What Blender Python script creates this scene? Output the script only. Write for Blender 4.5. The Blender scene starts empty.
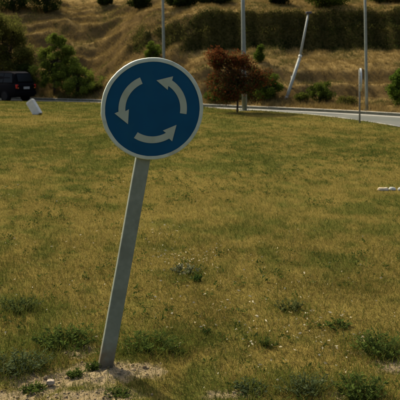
import bpy, bmesh, math
import numpy as np
from mathutils import Vector, Matrix

rng = np.random.default_rng(7)
R = math.radians
scene = bpy.context.scene
COL = scene.collection

# ------------------------------------------------------------------ camera
CAM_H = 1.80
FPX = 600.0                      # focal length in pixels of the 400 px photograph
HORIZON = 70.0                   # its row in the photograph: a level camera, the lens shifted down
cam_d = bpy.data.cameras.new("camera")
cam = bpy.data.objects.new("camera", cam_d)
COL.objects.link(cam)
cam.location = (0, 0, CAM_H)
cam.rotation_euler = (R(90), 0, 0)
cam_d.sensor_width = 36.0
cam_d.lens = 36.0 * FPX / 400.0
cam_d.shift_y = -(200.0 - HORIZON) / 400.0
cam_d.clip_end = 3000
cam_d.dof.use_dof = True
cam_d.dof.focus_distance = 3.6
cam_d.dof.aperture_fstop = 7.0
scene.camera = cam

# ------------------------------------------------------------------ sky, sun, exposure
SUN_TO = Vector((-0.62, 0.76, 1.0)).normalized()     # towards the sun: behind the sign, to the left
sun_el = math.asin(SUN_TO.z)
sun_az = math.atan2(SUN_TO.x, SUN_TO.y)
world = bpy.data.worlds.new("World")
scene.world = world
world.use_nodes = True
wn = world.node_tree.nodes
bg = wn["Background"]
sky = wn.new("ShaderNodeTexSky")
sky.sky_type = 'NISHITA'
sky.sun_disc = False
sky.sun_elevation = sun_el
sky.sun_rotation = sun_az
sky.air_density = 0.8
sky.dust_density = 6.0
world.node_tree.links.new(sky.outputs[0], bg.inputs[0])
bg.inputs[1].default_value = 0.14
sun_d = bpy.data.lights.new("sun", 'SUN')
sun_d.energy = 3.1
sun_d.angle = R(0.53)
sun_d.color = (1.0, 0.90, 0.66)
sun = bpy.data.objects.new("sun", sun_d)
COL.objects.link(sun)
sun.rotation_euler = (-SUN_TO).to_track_quat('-Z', 'Y').to_euler()
sun.location = (-10, 20, 30)
scene.cycles.filter_width = 2.0
vs = scene.view_settings
vs.view_transform = 'Standard'
vs.look = 'None'
vs.exposure = 0.56
vs.gamma = 1.0
vs.use_curve_mapping = False

# ------------------------------------------------------------------ helpers
def ray(px, py):
    return Vector(((px - 200) / FPX, 1.0, (HORIZON - py) / FPX))
def at(px, py, z=0.0):                       # pixel -> point on the level z
    d = ray(px, py); t = (z - CAM_H) / d.z
    return Vector((d.x * t, d.y * t, z))
def at_y(px, py, Y):                         # pixel -> point at distance Y
    d = ray(px, py); t = Y / d.y
    return Vector((d.x * t, Y, CAM_H + d.z * t))

def _hash(ix, iy, s):
    h = (ix.astype(np.int64) * 374761393 + iy.astype(np.int64) * 668265263 + s * 974634777) & 0xffffffff
    h = ((h ^ (h >> 13)) * 1274126177) & 0xffffffff
    return ((h ^ (h >> 16)) & 0xffff) / 65535.0
def noise(x, y, s=0):
    x = np.asarray(x, float); y = np.asarray(y, float)
    ix, iy = np.floor(x), np.floor(y)
    fx, fy = x - ix, y - iy
    fx = fx * fx * (3 - 2 * fx); fy = fy * fy * (3 - 2 * fy)
    a = _hash(ix, iy, s); b = _hash(ix + 1, iy, s); c = _hash(ix, iy + 1, s); d = _hash(ix + 1, iy + 1, s)
    return (a * (1 - fx) + b * fx) * (1 - fy) + (c * (1 - fx) + d * fx) * fy
def fbm(x, y, s=0, o=4):
    t = 0; a = 0.5; n = 0
    for k in range(o):
        t = t + a * noise(np.asarray(x) * 2 ** k + 17.3 * k, np.asarray(y) * 2 ** k - 9.1 * k, s + k); n += a; a *= 0.5
    return t / n
def sstep(a, b, x):
    t = np.clip((np.asarray(x, float) - a) / (b - a), 0, 1)
    return t * t * (3 - 2 * t)

def new_mat(name, color=(.5, .5, .5), rough=.8, metal=0.0, spec=.3):
    m = bpy.data.materials.new(name); m.use_nodes = True
    b = m.node_tree.nodes["Principled BSDF"]
    b.inputs["Base Color"].default_value = (*color, 1)
    b.inputs["Roughness"].default_value = rough
    b.inputs["Metallic"].default_value = metal
    b.inputs["Specular IOR Level"].default_value = spec
    return m
def noisy(name, c1, c2, scale=8.0, rough=.8, bump=.2, detail=6, spec=.3, metal=0.0, c3=None, scale2=1.5, f3=.5, bscale=None):
    m = new_mat(name, c1, rough, metal, spec)
    nt = m.node_tree; N = nt.nodes; L = nt.links; b = N["Principled BSDF"]
    tc = N.new("ShaderNodeTexCoord")
    n1 = N.new("ShaderNodeTexNoise"); n1.inputs["Scale"].default_value = scale; n1.inputs["Detail"].default_value = detail
    L.new(tc.outputs["Object"], n1.inputs["Vector"])
    rp = N.new("ShaderNodeValToRGB"); rp.color_ramp.elements[0].position = .32; rp.color_ramp.elements[1].position = .68
    rp.color_ramp.elements[0].color = (*c1, 1); rp.color_ramp.elements[1].color = (*c2, 1)
    L.new(n1.outputs["Fac"], rp.inputs[0]); out = rp.outputs[0]
    if c3:
        n2 = N.new("ShaderNodeTexNoise"); n2.inputs["Scale"].default_value = scale2; n2.inputs["Detail"].default_value = 4
        L.new(tc.outputs["Object"], n2.inputs["Vector"])
        r2 = N.new("ShaderNodeValToRGB"); r2.color_ramp.elements[0].position = f3 - .08; r2.color_ramp.elements[1].position = f3 + .12
        L.new(n2.outputs["Fac"], r2.inputs[0])
        mx = N.new("ShaderNodeMix"); mx.data_type = 'RGBA'
        L.new(r2.outputs[0], mx.inputs[0]); L.new(out, mx.inputs[6]); mx.inputs[7].default_value = (*c3, 1); out = mx.outputs[2]
    L.new(out, b.inputs["Base Color"])
    if bump:
        nb = N.new("ShaderNodeTexNoise"); nb.inputs["Scale"].default_value = bscale or scale * 3; nb.inputs["Detail"].default_value = 6
        L.new(tc.outputs["Object"], nb.inputs["Vector"])
        bp = N.new("ShaderNodeBump"); bp.inputs["Strength"].default_value = bump; bp.inputs["Distance"].default_value = .02
        L.new(nb.outputs["Fac"], bp.inputs["Height"]); L.new(bp.outputs[0], b.inputs["Normal"])
    return m
def leaf_mat(name, trans=.3, rough=.8):
    m = bpy.data.materials.new(name); m.use_nodes = True
    nt = m.node_tree; N = nt.nodes; L = nt.links
    b = N["Principled BSDF"]; b.inputs["Roughness"].default_value = rough; b.inputs["Specular IOR Level"].default_value = 0.0
    at_ = N.new("ShaderNodeAttribute"); at_.attribute_name = "Col"
    L.new(at_.outputs["Color"], b.inputs["Base Color"])
    tr = N.new("ShaderNodeBsdfTranslucent"); L.new(at_.outputs["Color"], tr.inputs["Color"])
    mx = N.new("ShaderNodeMixShader"); mx.inputs[0].default_value = trans
    L.new(b.outputs[0], mx.inputs[1]); L.new(tr.outputs[0], mx.inputs[2])
    L.new(mx.outputs[0], N["Material Output"].inputs["Surface"])
    return m

def link(o, parent=None):
    COL.objects.link(o)
    if parent is not None: o.parent = parent
    return o
def tag(o, label=None, cat=None, group=None, kind=None):
    if label: o["label"] = label
    if cat: o["category"] = cat
    if group: o["group"] = group
    if kind: o["kind"] = kind
    return o
def empty(name, loc, label, cat, group=None):
    o = bpy.data.objects.new(name, None); o.empty_display_size = .1
    o.location = loc; link(o); tag(o, label, cat, group); return o
def tri_mesh(name, V, T, mat, parent=None, col=None, smooth=False):
    me = bpy.data.meshes.new(name)
    V = np.ascontiguousarray(V, np.float32); T = np.ascontiguousarray(T, np.int32)
    me.vertices.add(len(V)); me.vertices.foreach_set("co", V.ravel())
    me.loops.add(T.size); me.loops.foreach_set("vertex_index", T.ravel())
    k = T.shape[1]
    me.polygons.add(len(T)); me.polygons.foreach_set("loop_start", np.arange(0, T.size, k, dtype=np.int32))
    me.polygons.foreach_set("loop_total", np.full(len(T), k, np.int32))
    if smooth: me.polygons.foreach_set("use_smooth", np.ones(len(T), bool))
    if col is not None:
        a = me.color_attributes.new("Col", 'FLOAT_COLOR', 'POINT')
        c = np.ones((len(V), 4), np.float32); c[:, :3] = col
        a.data.foreach_set("color", c.ravel())
    me.update(calc_edges=True); me.validate()
    me.materials.append(mat)
    return link(bpy.data.objects.new(name, me), parent)
def bm_obj(name, bm, mat, parent=None, smooth=False):
    bmesh.ops.recalc_face_normals(bm, faces=bm.faces)
    me = bpy.data.meshes.new(name); bm.to_mesh(me); bm.free()
    if smooth:
        for p in me.polygons: p.use_smooth = True
    me.materials.append(mat)
    return link(bpy.data.objects.new(name, me), parent)
def box_bm(cx, cy, cz, sx, sy, sz, bevel=0.0, seg=2):
    bm = bmesh.new()
    bmesh.ops.create_cube(bm, size=1.0)
    for v in bm.verts: v.co = Vector((cx + v.co.x * sx, cy + v.co.y * sy, cz + v.co.z * sz))
    if bevel: bmesh.ops.bevel(bm, geom=bm.edges[:], offset=bevel, segments=seg, profile=.5, affect='EDGES')
    return bm
def tube_arrays(pts, rad, n=8):
    """tapered tube along pts -> verts, quads"""
    pts = [Vector(p) for p in pts]; V = []; F = []
    for i, p in enumerate(pts):
        d = (pts[min(i + 1, len(pts) - 1)] - pts[max(i - 1, 0)]).normalized()
        a = d.cross(Vector((.3, .9, .1))).normalized() if abs(d.dot(Vector((.3, .9, .1)))) < .95 else d.cross(Vector((1, 0, 0))).normalized()
        b = d.cross(a)
        for k in range(n):
            t = 2 * math.pi * k / n
            V.append(p + (a * math.cos(t) + b * math.sin(t)) * rad[i])
    for i in range(len(pts) - 1):
        for k in range(n):
            F.append((i * n + k, i * n + (k + 1) % n, (i + 1) * n + (k + 1) % n, (i + 1) * n + k))
    return [tuple(v) for v in V], F
def tubes_obj(name, tubes, mat, parent=None, n=8):
    V = []; F = []
    for pts, rad in tubes:
        v, f = tube_arrays(pts, rad, n); o = len(V)
        V += v; F += [tuple(i + o for i in q) for q in f]
        F.append(tuple(o + k for k in range(n))[::-1]); F.append(tuple(len(V) - n + k for k in range(n)))
    me = bpy.data.meshes.new(name); me.from_pydata(V, [], F); me.update()
    for p in me.polygons: p.use_smooth = len(p.vertices) == 4
    me.materials.append(mat)
    return link(bpy.data.objects.new(name, me), parent)

def blades(P, h, w, lean, az, col, seg=2, tipcol=1.15):
    """grass blades: P (n,3) roots, h heights, w widths, lean (horizontal reach / height)"""
    n = len(P)
    fa = rng.uniform(0, math.pi, n)
    side = np.stack([np.cos(fa), np.sin(fa), np.zeros(n)], 1) * (w / 2)[:, None]
    ld = np.stack([np.cos(az), np.sin(az), np.zeros(n)], 1)
    up = np.array([0, 0, 1.0])
    cl = 1 / np.sqrt(1 + lean ** 2)
    tip = P + ld * (lean * cl * h)[:, None] + up * (cl * h)[:, None]
    base = P - up * .006
    c = np.clip(col, 0, 1)
    if seg == 1:
        V = np.stack([base - side, base + side, tip], 1).reshape(-1, 3)
        T = np.arange(3 * n).reshape(n, 3)
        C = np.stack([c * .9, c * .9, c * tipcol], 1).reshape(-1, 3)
    else:
        mid = P + ld * (lean * cl * h * .35)[:, None] + up * (cl * h * .62)[:, None]
        V = np.stack([base - side, base + side, mid + side * .8, mid - side * .8, tip], 1).reshape(-1, 3)
        o = (np.arange(n) * 5)[:, None]
        T = np.stack([o + np.array([0, 1, 2]), o + np.array([0, 2, 3]), o + np.array([3, 2, 4])], 1).reshape(-1, 3)
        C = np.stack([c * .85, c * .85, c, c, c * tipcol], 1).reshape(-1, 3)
    return V, T, C
def leaves(P, D, L, W, col, fold=.25):
    """diamond leaves: P roots, D unit direction, L length, W width"""
    n = len(P)
    rv = rng.normal(size=(n, 3)); S = np.cross(D, rv); S /= np.linalg.norm(S, axis=1)[:, None] + 1e-9
    N_ = np.cross(S, D)
    m = P + D * (L * .5)[:, None]
    V = np.stack([P, m + S * (W / 2)[:, None] + N_ * (W * fold)[:, None], P + D * L[:, None], m - S * (W / 2)[:, None] + N_ * (W * fold)[:, None]], 1).reshape(-1, 3)
    o = (np.arange(n) * 4)[:, None]
    T = np.stack([o + np.array([0, 1, 2]), o + np.array([0, 2, 3])], 1).reshape(-1, 3)
    C = np.repeat(col, 4, 0)
    return V, T, C
def merge(parts):
    V = []; T = []; C = []; o = 0
    for v, t, c in parts:
        V.append(v); T.append(t + o); C.append(c); o += len(v)
    return np.concatenate(V), np.concatenate(T), np.concatenate(C)
def mixc(a, b, f):
    f = np.asarray(f)[:, None]
    return np.asarray(a)[None] * (1 - f) + np.asarray(b)[None] * f

# ------------------------------------------------------------------ materials
M = {}
M['grass'] = leaf_mat('grass_blades', .35)
M['leaf'] = leaf_mat('foliage', .4)
M['dry'] = leaf_mat('dry_grass', .3, .8)
M['asphalt'] = noisy('asphalt', (.088, .096, .080), (.118, .124, .104), 40, .9, .25, spec=.1, c3=(.135, .137, .112), scale2=.5)
M['concrete'] = noisy('kerb_concrete', (.40, .385, .31), (.54, .52, .43), 5, .9, .3, c3=(.27, .25, .18), scale2=1.2, f3=.6)
M['galv'] = noisy('galvanised_steel', (.195, .222, .165), (.245, .272, .205), 30, .6, .08, metal=.1, spec=.25, c3=(.15, .165, .12), scale2=5, f3=.6)
M['galv_far'] = noisy('weathered_steel', (.18, .20, .155), (.24, .26, .205), 6, .5, .05, metal=.2)
M['blue'] = noisy('sign_blue', (.0004, .058, .124), (.0006, .067, .142), 9, .55, .02, spec=.14, c3=(.003, .072, .130), scale2=4, f3=.6)
M['signwhite'] = noisy('sign_white', (.335, .378, .285), (.39, .432, .33), 12, .6, .03, spec=.1, c3=(.30, .325, .205), scale2=7, f3=.62)
M['rim'] = noisy('rim_white', (.42, .47, .36), (.53, .575, .45), 14, .5, .08, c3=(.34, .33, .21), scale2=9, f3=.62)
M['bark'] = noisy('bark', (.045, .032, .02), (.085, .065, .04), 20, .9, .5)
M['white_block'] = noisy('pale_block', (.52, .52, .43), (.64, .63, .53), 7, .8, .2, c3=(.5, .45, .36), scale2=4, f3=.62)
M['dark_rubber'] = new_mat('dark_rubber', (.008, .008, .008), .9, 0, .05)
M['car_paint'] = new_mat('car_paint', (.003, .003, .0035), .5, 0, .04)
M['car_glass'] = new_mat('car_glass', (.004, .006, .005), .2, 0, .12)
M['red_lens'] = new_mat('red_lens', (.45, .015, .01), .25)
M['amber_lens'] = new_mat('amber_lens', (.55, .17, .03), .25)
M['plate'] = noisy('plate_white', (.28, .28, .25), (.38, .38, .34), 12, .5, 0)
M['alloy'] = new_mat('alloy', (.012, .012, .012), .6, 0, .1)
M['chunk_cream'] = noisy('cream_chunk', (.46, .36, .20), (.64, .57, .42), 11, .8, .3)
M['chunk_white'] = noisy('white_chunk', (.44, .45, .37), (.58, .58, .49), 14, .7, .3)
M['stone'] = noisy('pale_stone', (.30, .24, .16), (.42, .34, .25), 20, .9, .4)
M['lamp_dark'] = new_mat('lamp_dark', (.05, .05, .05), .5)
M['lamp_glass'] = new_mat('lamp_glass', (.5, .5, .45), .2)

# ------------------------------------------------------------------ plan of the place
BASE = at(105.5, 371.5)                     # foot of the leaning sign
ISLAND = [(-25, 34.2), (-14, 33.6), (-10, 33.0), (-5, 31.6), (0, 28.9), (2.5, 26.9), (4.3, 24.8), (5.3, 22.7), (6.1, 20.2), (6.65, 17.6),
          (7.2, 13), (7.4, 8), (7, 3), (5, -2), (0, -4), (-8, -4), (-20, 0), (-30, 10), (-32, 24)]
KX = np.array([-60, -25, -10, -6, .5, 2.4, 4.3, 6.2, 8.2, 14, 20, 40, 60.])
KY = np.array([58, 46, 38, 36, 31, 29.6, 28.4, 26.9, 24.8, 18.5, 12, -10, -30.])
def kerb_y(x): return np.interp(x, KX, KY)
ROAD_Z = -0.12

def smooth_poly(P, it=2, closed=True):
    for _ in range(it):
        Q = []
        n = len(P)
        for i in range(n if closed else n - 1):
            a, b = np.array(P[i]), np.array(P[(i + 1) % n])
            Q += [tuple(a * .75 + b * .25), tuple(a * .25 + b * .75)]
        P = Q
    return P
ISL = smooth_poly(ISLAND)
def ray_poly(cx, cy, ang):
    out = np.full(len(ang), 1e9); dx, dy = np.cos(ang), np.sin(ang)
    n = len(ISL)
    for i in range(n):
        (x1, y1), (x2, y2) = ISL[i], ISL[(i + 1) % n]
        ex, ey = x2 - x1, y2 - y1
        den = dx * ey - dy * ex
        den = np.where(abs(den) < 1e-9, 1e-9, den)
        t = ((x1 - cx) * ey - (y1 - cy) * ex) / den
        u = ((x1 - cx) * dy - (y1 - cy) * dx) / den
        ok = (t > 0) & (u >= -1e-6) & (u <= 1 + 1e-6)
        out = np.where(ok & (t < out), t, out)
    return out
_A = np.linspace(-math.pi, math.pi, 721)
_Rr = ray_poly(BASE.x, BASE.y, _A)
def isl_r(x, y):
    """0 at the sign, 1 at the island's edge"""
    dx, dy = x - BASE.x, y - BASE.y
    return np.hypot(dx, dy) / np.interp(np.arctan2(dy, dx), _A, _Rr)

# bare soil patches (centre x, y, radius x, radius y)
SOIL = [(*at(58, 380).xy, .32, .10), (*at(103, 371).xy, .26, .12), (*at(138, 372).xy, .17, .11), (*at(90, 398).xy, .30, .09), (*at(15, 395).xy, .2, .08),
        (*at(393, 366).xy, .14, .10), (*at(345, 396).xy, .10, .05), (*at(230, 394).xy, .12, .05),
        (*at(80, 350).xy, .15, .10), (*at(372, 352).xy, .12, .04), (*at(365, 340).xy, .06, .03)]
def soil_mask(x, y):
    m = np.zeros(np.shape(x))
    wob = (fbm(x * 7, y * 7, 3) - .5) * 1.1 + (fbm(x * 30, y * 30, 5, 3) - .5) * .9
    for cx, cy, rx, ry in SOIL:
        d = np.sqrt(((x - cx) / rx) ** 2 + ((y - cy) / ry) ** 2)
        m = np.maximum(m, 1 - sstep(.55, 1.25, d + wob))
    return m
def lawn_z(x, y):
    d = np.hypot(x - BASE.x, y - BASE.y)
    z = (fbm(x * .35, y * .35, 11, 3) - .5) * .12 * sstep(3.0, 9, d)
    z = z + (fbm(x * 3, y * 3, 21, 3) - .5) * .03 + (fbm(x * 16, y * 16, 31, 3) - .5) * .014
    z = z + .13 * sstep(14, 31, y) * sstep(4, -4, x)
    z = z + .02 * np.exp(-(d / .16) ** 2)
    z = z + np.where((d < 2.6), soil_mask(x, y) * ((fbm(x * 22, y * 22, 33, 3) - .5) * .035 - .004), 0)
    r = isl_r(x, y)
    return np.where(r > .97, z * (1 - sstep(.97, 1, r)), z)

# ------------------------------------------------------------------ ground, road, lawn
bm = bmesh.new()
v = [bm.verts.new(p) for p in ((-900, -900, -.3), (900, -900, -.3), (900, 900, -.3), (-900, 900, -.3))]
bm.faces.new(v)
tag(bm_obj('ground', bm, noisy('ground_earth', (.12, .09, .035), (.19, .15, .06), .5, .95, .2)), kind='structure')

xs = np.linspace(-60, 60, 161)
bm = bmesh.new()
a = [bm.verts.new((x, kerb_y(x) - .02, ROAD_Z)) for x in xs]
b = [bm.verts.new((x, -60, ROAD_Z)) for x in xs]
for i in range(160): bm.faces.new((b[i], b[i + 1], a[i + 1], a[i]))
tag(bm_obj('road', bm, M['asphalt']), kind='structure')

# lawn: rings round the sign, fine near it
nA, nR = 640, 240
ang = np.linspace(-math.pi, math.pi, nA, endpoint=False)
rr = np.interp(ang, _A, _Rr)
f = (np.linspace(0, 1, nR + 1)[1:]) ** 2.1
X = BASE.x + np.outer(f, rr * np.cos(ang)); Y = BASE.y + np.outer(f, rr * np.sin(ang))
Z = lawn_z(X, Y)
V = np.concatenate([np.stack([X, Y, Z], -1).reshape(-1, 3), [[BASE.x, BASE.y, float(lawn_z(np.array([BASE.x + 1e-6]), np.array([BASE.y]))[0])]]])
i0 = np.arange(nR - 1)[:, None] * nA; k0 = np.arange(nA)[None]; k1 = (k0 + 1) % nA
Q = np.stack([i0 + k0, i0 + nA + k0, i0 + nA + k1, i0 + k1], -1).reshape(-1, 4)
T = np.concatenate([Q[:, [0, 1, 2]], Q[:, [0, 2, 3]], np.stack([np.full(nA, len(V) - 1), k0[0], k1[0]], 1)])
def lawn_tone(x, y):
    """0 dry straw .. 1 green"""
    g = fbm(x * .9, y * .9, 41, 4) * .5 + fbm(x * .22, y * .3, 51, 3) * .35 + fbm(x * 4.5, y * 4.5, 61, 3) * .55
    g = sstep(.56, .86, g)
    left = sstep(.4, -1.8, x) * sstep(4.5, 2.8, y + x * .2) * .35
    near_right = sstep(.0, .9, x) * sstep(4.4, 3.3, y) * -.15
    return np.clip(g + left + near_right + .12, 0, 1)
soil = soil_mask(V[:, 0], V[:, 1]); g = lawn_tone(V[:, 0], V[:, 1])
thatch = mixc((.157, .117, .030), (.086, .086, .019), g)
thatch *= (.72 + .56 * fbm(V[:, 0] * 24, V[:, 1] * 24, 71, 3))[:, None]
sc_ = mixc((.190, .142, .070), (.315, .250, .142), fbm(V[:, 0] * 9, V[:, 1] * 9, 81, 3))
colv = thatch * (1 - soil)[:, None] + sc_ * soil[:, None]
mg = noisy('lawn_soil', (1, 1, 1), (1, 1, 1), 60, .95, .5, bscale=120, spec=0.0)
N = mg.node_tree.nodes; L = mg.node_tree.links
atn = N.new("ShaderNodeAttribute"); atn.attribute_name = "Col"
fine = N.new("ShaderNodeTexNoise"); fine.inputs["Scale"].default_value = 160; fine.inputs["Detail"].default_value = 5
fr = N.new("ShaderNodeMapRange"); fr.inputs[1].default_value = .3; fr.inputs[2].default_value = .7; fr.inputs[3].default_value = .55; fr.inputs[4].default_value = 1.35
tcn = N.new("ShaderNodeTexCoord"); L.new(tcn.outputs["Object"], fine.inputs["Vector"]); L.new(fine.outputs["Fac"], fr.inputs[0])
mul = N.new("ShaderNodeVectorMath"); mul.operation = 'SCALE'
L.new(atn.outputs["Color"], mul.inputs[0]); L.new(fr.outputs[0], mul.inputs["Scale"])
L.new(mul.outputs[0], N["Principled BSDF"].inputs["Base Color"])
tag(tri_mesh('lawn', V, T, mg, col=colv, smooth=True), kind='structure')

# kerbs: ring round the island and along the far side, plus the pale gutter strip
def strip(name, prof, P, mat, closed=False):
    """sweep prof [(offset to the left of travel, z)] along the plan polyline P"""
    P = [np.array(p, float) for p in P]; n = len(P); bm = bmesh.new(); rows = []
    for i in range(n):
        a_ = P[(i - 1) % n] if (closed or i > 0) else P[i]; b_ = P[(i + 1) % n] if (closed or i < n - 1) else P[i]
        d = (b_ - a_) / (np.linalg.norm(b_ - a_) + 1e-9); nn = np.array([-d[1], d[0]])
        rows.append([bm.verts.new((*(P[i] + nn * o), z)) for o, z in prof])
    for i in range(n if closed else n - 1):
        for k in range(len(prof) - 1):
            bm.faces.new((rows[i][k], rows[(i + 1) % n][k], rows[(i + 1) % n][k + 1], rows[i][k + 1]))
    return tag(bm_obj(name, bm, mat), kind='structure')
far = [(x, float(kerb_y(x))) for x in np.linspace(-45, 30, 26)]
far = smooth_poly(far, 1, False)
KP = [(0, ROAD_Z - .05), (0.0, -.012), (.015, .012), (.14, .016), (.155, 0.0), (.155, -.2)]
KP = [(o_ + (.006 if o_ == 0 else -.006 if o_ > .15 else 0), z_ - .012) for o_, z_ in KP]
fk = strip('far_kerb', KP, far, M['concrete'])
fk.data.materials.append(noisy('kerb_face_shade', (.075, .082, .055), (.14, .14, .10), 3, .95, .3))  # shade of the kerb's upright faces, put into a darker colour
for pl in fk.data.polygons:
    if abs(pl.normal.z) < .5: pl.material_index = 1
ks_me = None
fa = np.array(far); seglen = np.hypot(*np.diff(fa, axis=0).T); cum = np.concatenate([[0], np.cumsum(seglen)])
t0 = float(np.interp(-17, fa[:, 0], cum)); t1 = float(np.interp(12, fa[:, 0], cum))
for i, t in enumerate(np.arange(t0, t1, 1.0)):
    a_ = np.array([np.interp(t, cum, fa[:, 0]), np.interp(t, cum, fa[:, 1])]); b_ = np.array([np.interp(t + 1, cum, fa[:, 0]), np.interp(t + 1, cum, fa[:, 1])])
    if ks_me is None:
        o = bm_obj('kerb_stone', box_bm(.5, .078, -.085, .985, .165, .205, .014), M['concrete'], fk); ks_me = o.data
        ks_me.materials.append(fk.data.materials[1])  # stone fronts take the same painted shade
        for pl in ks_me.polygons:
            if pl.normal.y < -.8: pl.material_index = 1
    else:
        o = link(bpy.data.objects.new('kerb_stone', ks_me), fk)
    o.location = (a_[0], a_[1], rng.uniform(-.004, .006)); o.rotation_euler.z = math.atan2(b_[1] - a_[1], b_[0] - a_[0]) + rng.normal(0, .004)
strip('gutter', [(-.42, ROAD_Z + .004), (-.01, ROAD_Z + .008)], far, noisy('gutter_concrete', (.30, .29, .24), (.38, .37, .31), 4, .9, .2))
# island polygon runs clockwise: left of travel is outside
strip('island_kerb', [(0, -.03), (.02, .0), (.12, .0), (.14, -.02), (.14, ROAD_Z - .05)], ISL, M['concrete'], True)

# ------------------------------------------------------------------ embankment
PRy = np.array([0, 28.6, 29.6, 30.1, 30.6, 31.6, 32.15, 33.2, 35.0, 36.9, 37.2, 37.75, 38.1, 38.75, 40.2, 48, 62, 95.])
PRz = np.array([.02, .06, .30, .42, 1.0, 1.12, 1.75, 2.1, 2.5, 3.0, 3.15, 4.25, 4.5, 5.6, 5.9, 7.8, 10.5, 12.])
PLy = np.array([0, 37.5, 39, 43, 46, 50, 60, 75, 95.])
PLz = np.array([.02, .1, .4, 3.3, 5.2, 6.6, 9.0, 11, 12.])
def bank_z(x, y):
    x = np.asarray(x, float); y = np.asarray(y, float)
    ky = kerb_y(x)
    shift = np.clip(ky - 28.4, 0, 6) * (1 - sstep(29, 36.5, y))
    wy = (fbm(x * .5, y * .1, 101, 4) - .5) * 2.0 + (fbm(x * 2.0, y * .3, 105, 2) - .5) * .7
    zr = np.interp(y - shift + wy, PRy, PRz)
    zl = np.interp(y, PLy, PLz)
    # a lower cut on the left end of the dark face
    zm = np.interp(y + wy, [0, 33.6, 34.6, 38.6, 39.1, 39.8, 41.5, 44, 52, 62, 95], [.02, .2, .6, 3.35, 3.6, 4.75, 5.4, 6.2, 8.2, 10, 12])
    w1 = sstep(-8.0, -2.6, x); w2 = sstep(-2.6, .4, x)
    z = zl * (1 - w1) + zm * w1
    z = z * (1 - w2) + zr * w2
    z = z + .20 * np.sin(y * 2.7 + 5 * fbm(x * .35, y * .35, 115, 2)) * (1 - w2) * sstep(2, 5, y - ky)
    hum = (fbm(x * .55, y * .8, 111, 4) - .5)
    z = z + hum * (.95 * (1 - w2) + .35 * w2) * sstep(.6, 4, y - ky) + (fbm(x * 2.2, y * 2.2, 121, 3) - .5) * .28 * sstep(.4, 2, y - ky)
    lim = sstep(.15, 1.6, y - ky)
    return .0 + z * lim + .015
gx = np.linspace(-48, 42, 361)
gv = np.concatenate([np.linspace(0, .5, 110)[:-1], np.linspace(.5, 1, 40)])
Xg, Vg = np.meshgrid(gx, gv, indexing='ij')
Yk = kerb_y(Xg) + .13
yend = np.maximum(96, Yk + 20); ymid = np.maximum(54, Yk + 10)
Yg = np.where(Vg < .5, Yk + (ymid - Yk) * (Vg / .5), ymid + (yend - ymid) * ((Vg - .5) / .5))
Zg = bank_z(Xg, Yg)
nx, ny = Xg.shape
idx = np.arange(nx * ny).reshape(nx, ny)
Q = np.stack([idx[:-1, :-1], idx[1:, :-1], idx[1:, 1:], idx[:-1, 1:]], -1).reshape(-1, 4)
def bank_slope(x, y):
    e = .25
    return np.hypot((bank_z(x + e, y) - bank_z(x - e, y)) / (2 * e), (bank_z(x, y + e) - bank_z(x, y - e)) / (2 * e))
xf, yf, zf = Xg.ravel(), Yg.ravel(), Zg.ravel()
sl = bank_slope(xf, yf)
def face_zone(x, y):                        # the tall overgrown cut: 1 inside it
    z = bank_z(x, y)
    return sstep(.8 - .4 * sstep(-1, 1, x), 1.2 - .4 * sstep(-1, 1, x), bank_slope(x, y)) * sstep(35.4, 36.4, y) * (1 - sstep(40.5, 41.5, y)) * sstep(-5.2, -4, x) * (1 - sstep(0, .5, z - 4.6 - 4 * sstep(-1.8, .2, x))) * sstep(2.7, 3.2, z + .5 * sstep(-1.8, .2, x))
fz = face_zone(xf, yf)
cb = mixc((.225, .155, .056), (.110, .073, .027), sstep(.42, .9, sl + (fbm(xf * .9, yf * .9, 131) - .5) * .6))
cb = cb * (.75 + .5 * fbm(xf * 2, yf * 2, 141))[:, None]
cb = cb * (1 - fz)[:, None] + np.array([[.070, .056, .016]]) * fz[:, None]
me_b = bpy.data.materials.new('bank_earth'); me_b = noisy('bank_earth', (1, 1, 1), (1, 1, 1), 6, .95, 1.0, bscale=7, spec=0.0)
N = me_b.node_tree.nodes; L = me_b.node_tree.links
atn = N.new("ShaderNodeAttribute"); atn.attribute_name = "Col"
L.new(atn.outputs["Color"], N["Principled BSDF"].inputs["Base Color"])
tag(tri_mesh('embankment', np.stack([xf, yf, zf], 1), Q, me_b, col=cb, smooth=True), kind='structure')

# ------------------------------------------------------------------ the leaning roundabout sign
TOPC = at_y(153, 109, 3.54)               # centre of the disc
axis = (TOPC - BASE).normalized()
nrm = Vector((math.sin(R(12)), -math.cos(R(12)), 0))
yax = -nrm; yax = (yax - axis * yax.dot(axis)).normalized()
xax = yax.cross(axis)
S = empty('roundabout_sign', BASE, 'leaning round blue roundabout sign with three white arrows on grey post', 'road sign')
S.rotation_mode = 'QUATERNION'
S.rotation_quaternion = Matrix((xax, yax, axis)).transposed().to_quaternion()
HC = (TOPC - BASE).length
# post: rectangular hollow section, local z = its axis
bm = bmesh.new()
pw, pd, pt = .088, .042, .003
rings = []
for z in (-.35, HC * .15, HC * .4, HC * .7, HC + .22):
    for (hw, hd) in ((pw / 2, pd / 2),):
        pts = []
        rc = .006
        for cx, cy, a0 in ((hw - rc, hd - rc, 0), (-hw + rc, hd - rc, 90), (-hw + rc, -hd + rc, 180), (hw - rc, -hd + rc, 270)):
            for t in (0, 45, 90):
                pts.append((cx + rc * math.cos(R(a0 + t)), cy + rc * math.sin(R(a0 + t))))
        rings.append([bm.verts.new((x + .0015 * math.sin(z * 3), y, z)) for x, y in pts])
for i in range(len(rings) - 1):
    n = len(rings[0])
    for k in range(n): bm.faces.new((rings[i][k], rings[i][(k + 1) % n], rings[i + 1][(k + 1) % n], rings[i + 1][k]))
bm.faces.new(rings[-1])
post_mat = M['galv'].copy(); post_mat.name = 'post_steel_soiled_foot'
N = post_mat.node_tree.nodes; L = post_mat.node_tree.links; pb = N["Principled BSDF"]
src = pb.inputs["Base Color"].links[0].from_socket
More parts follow.
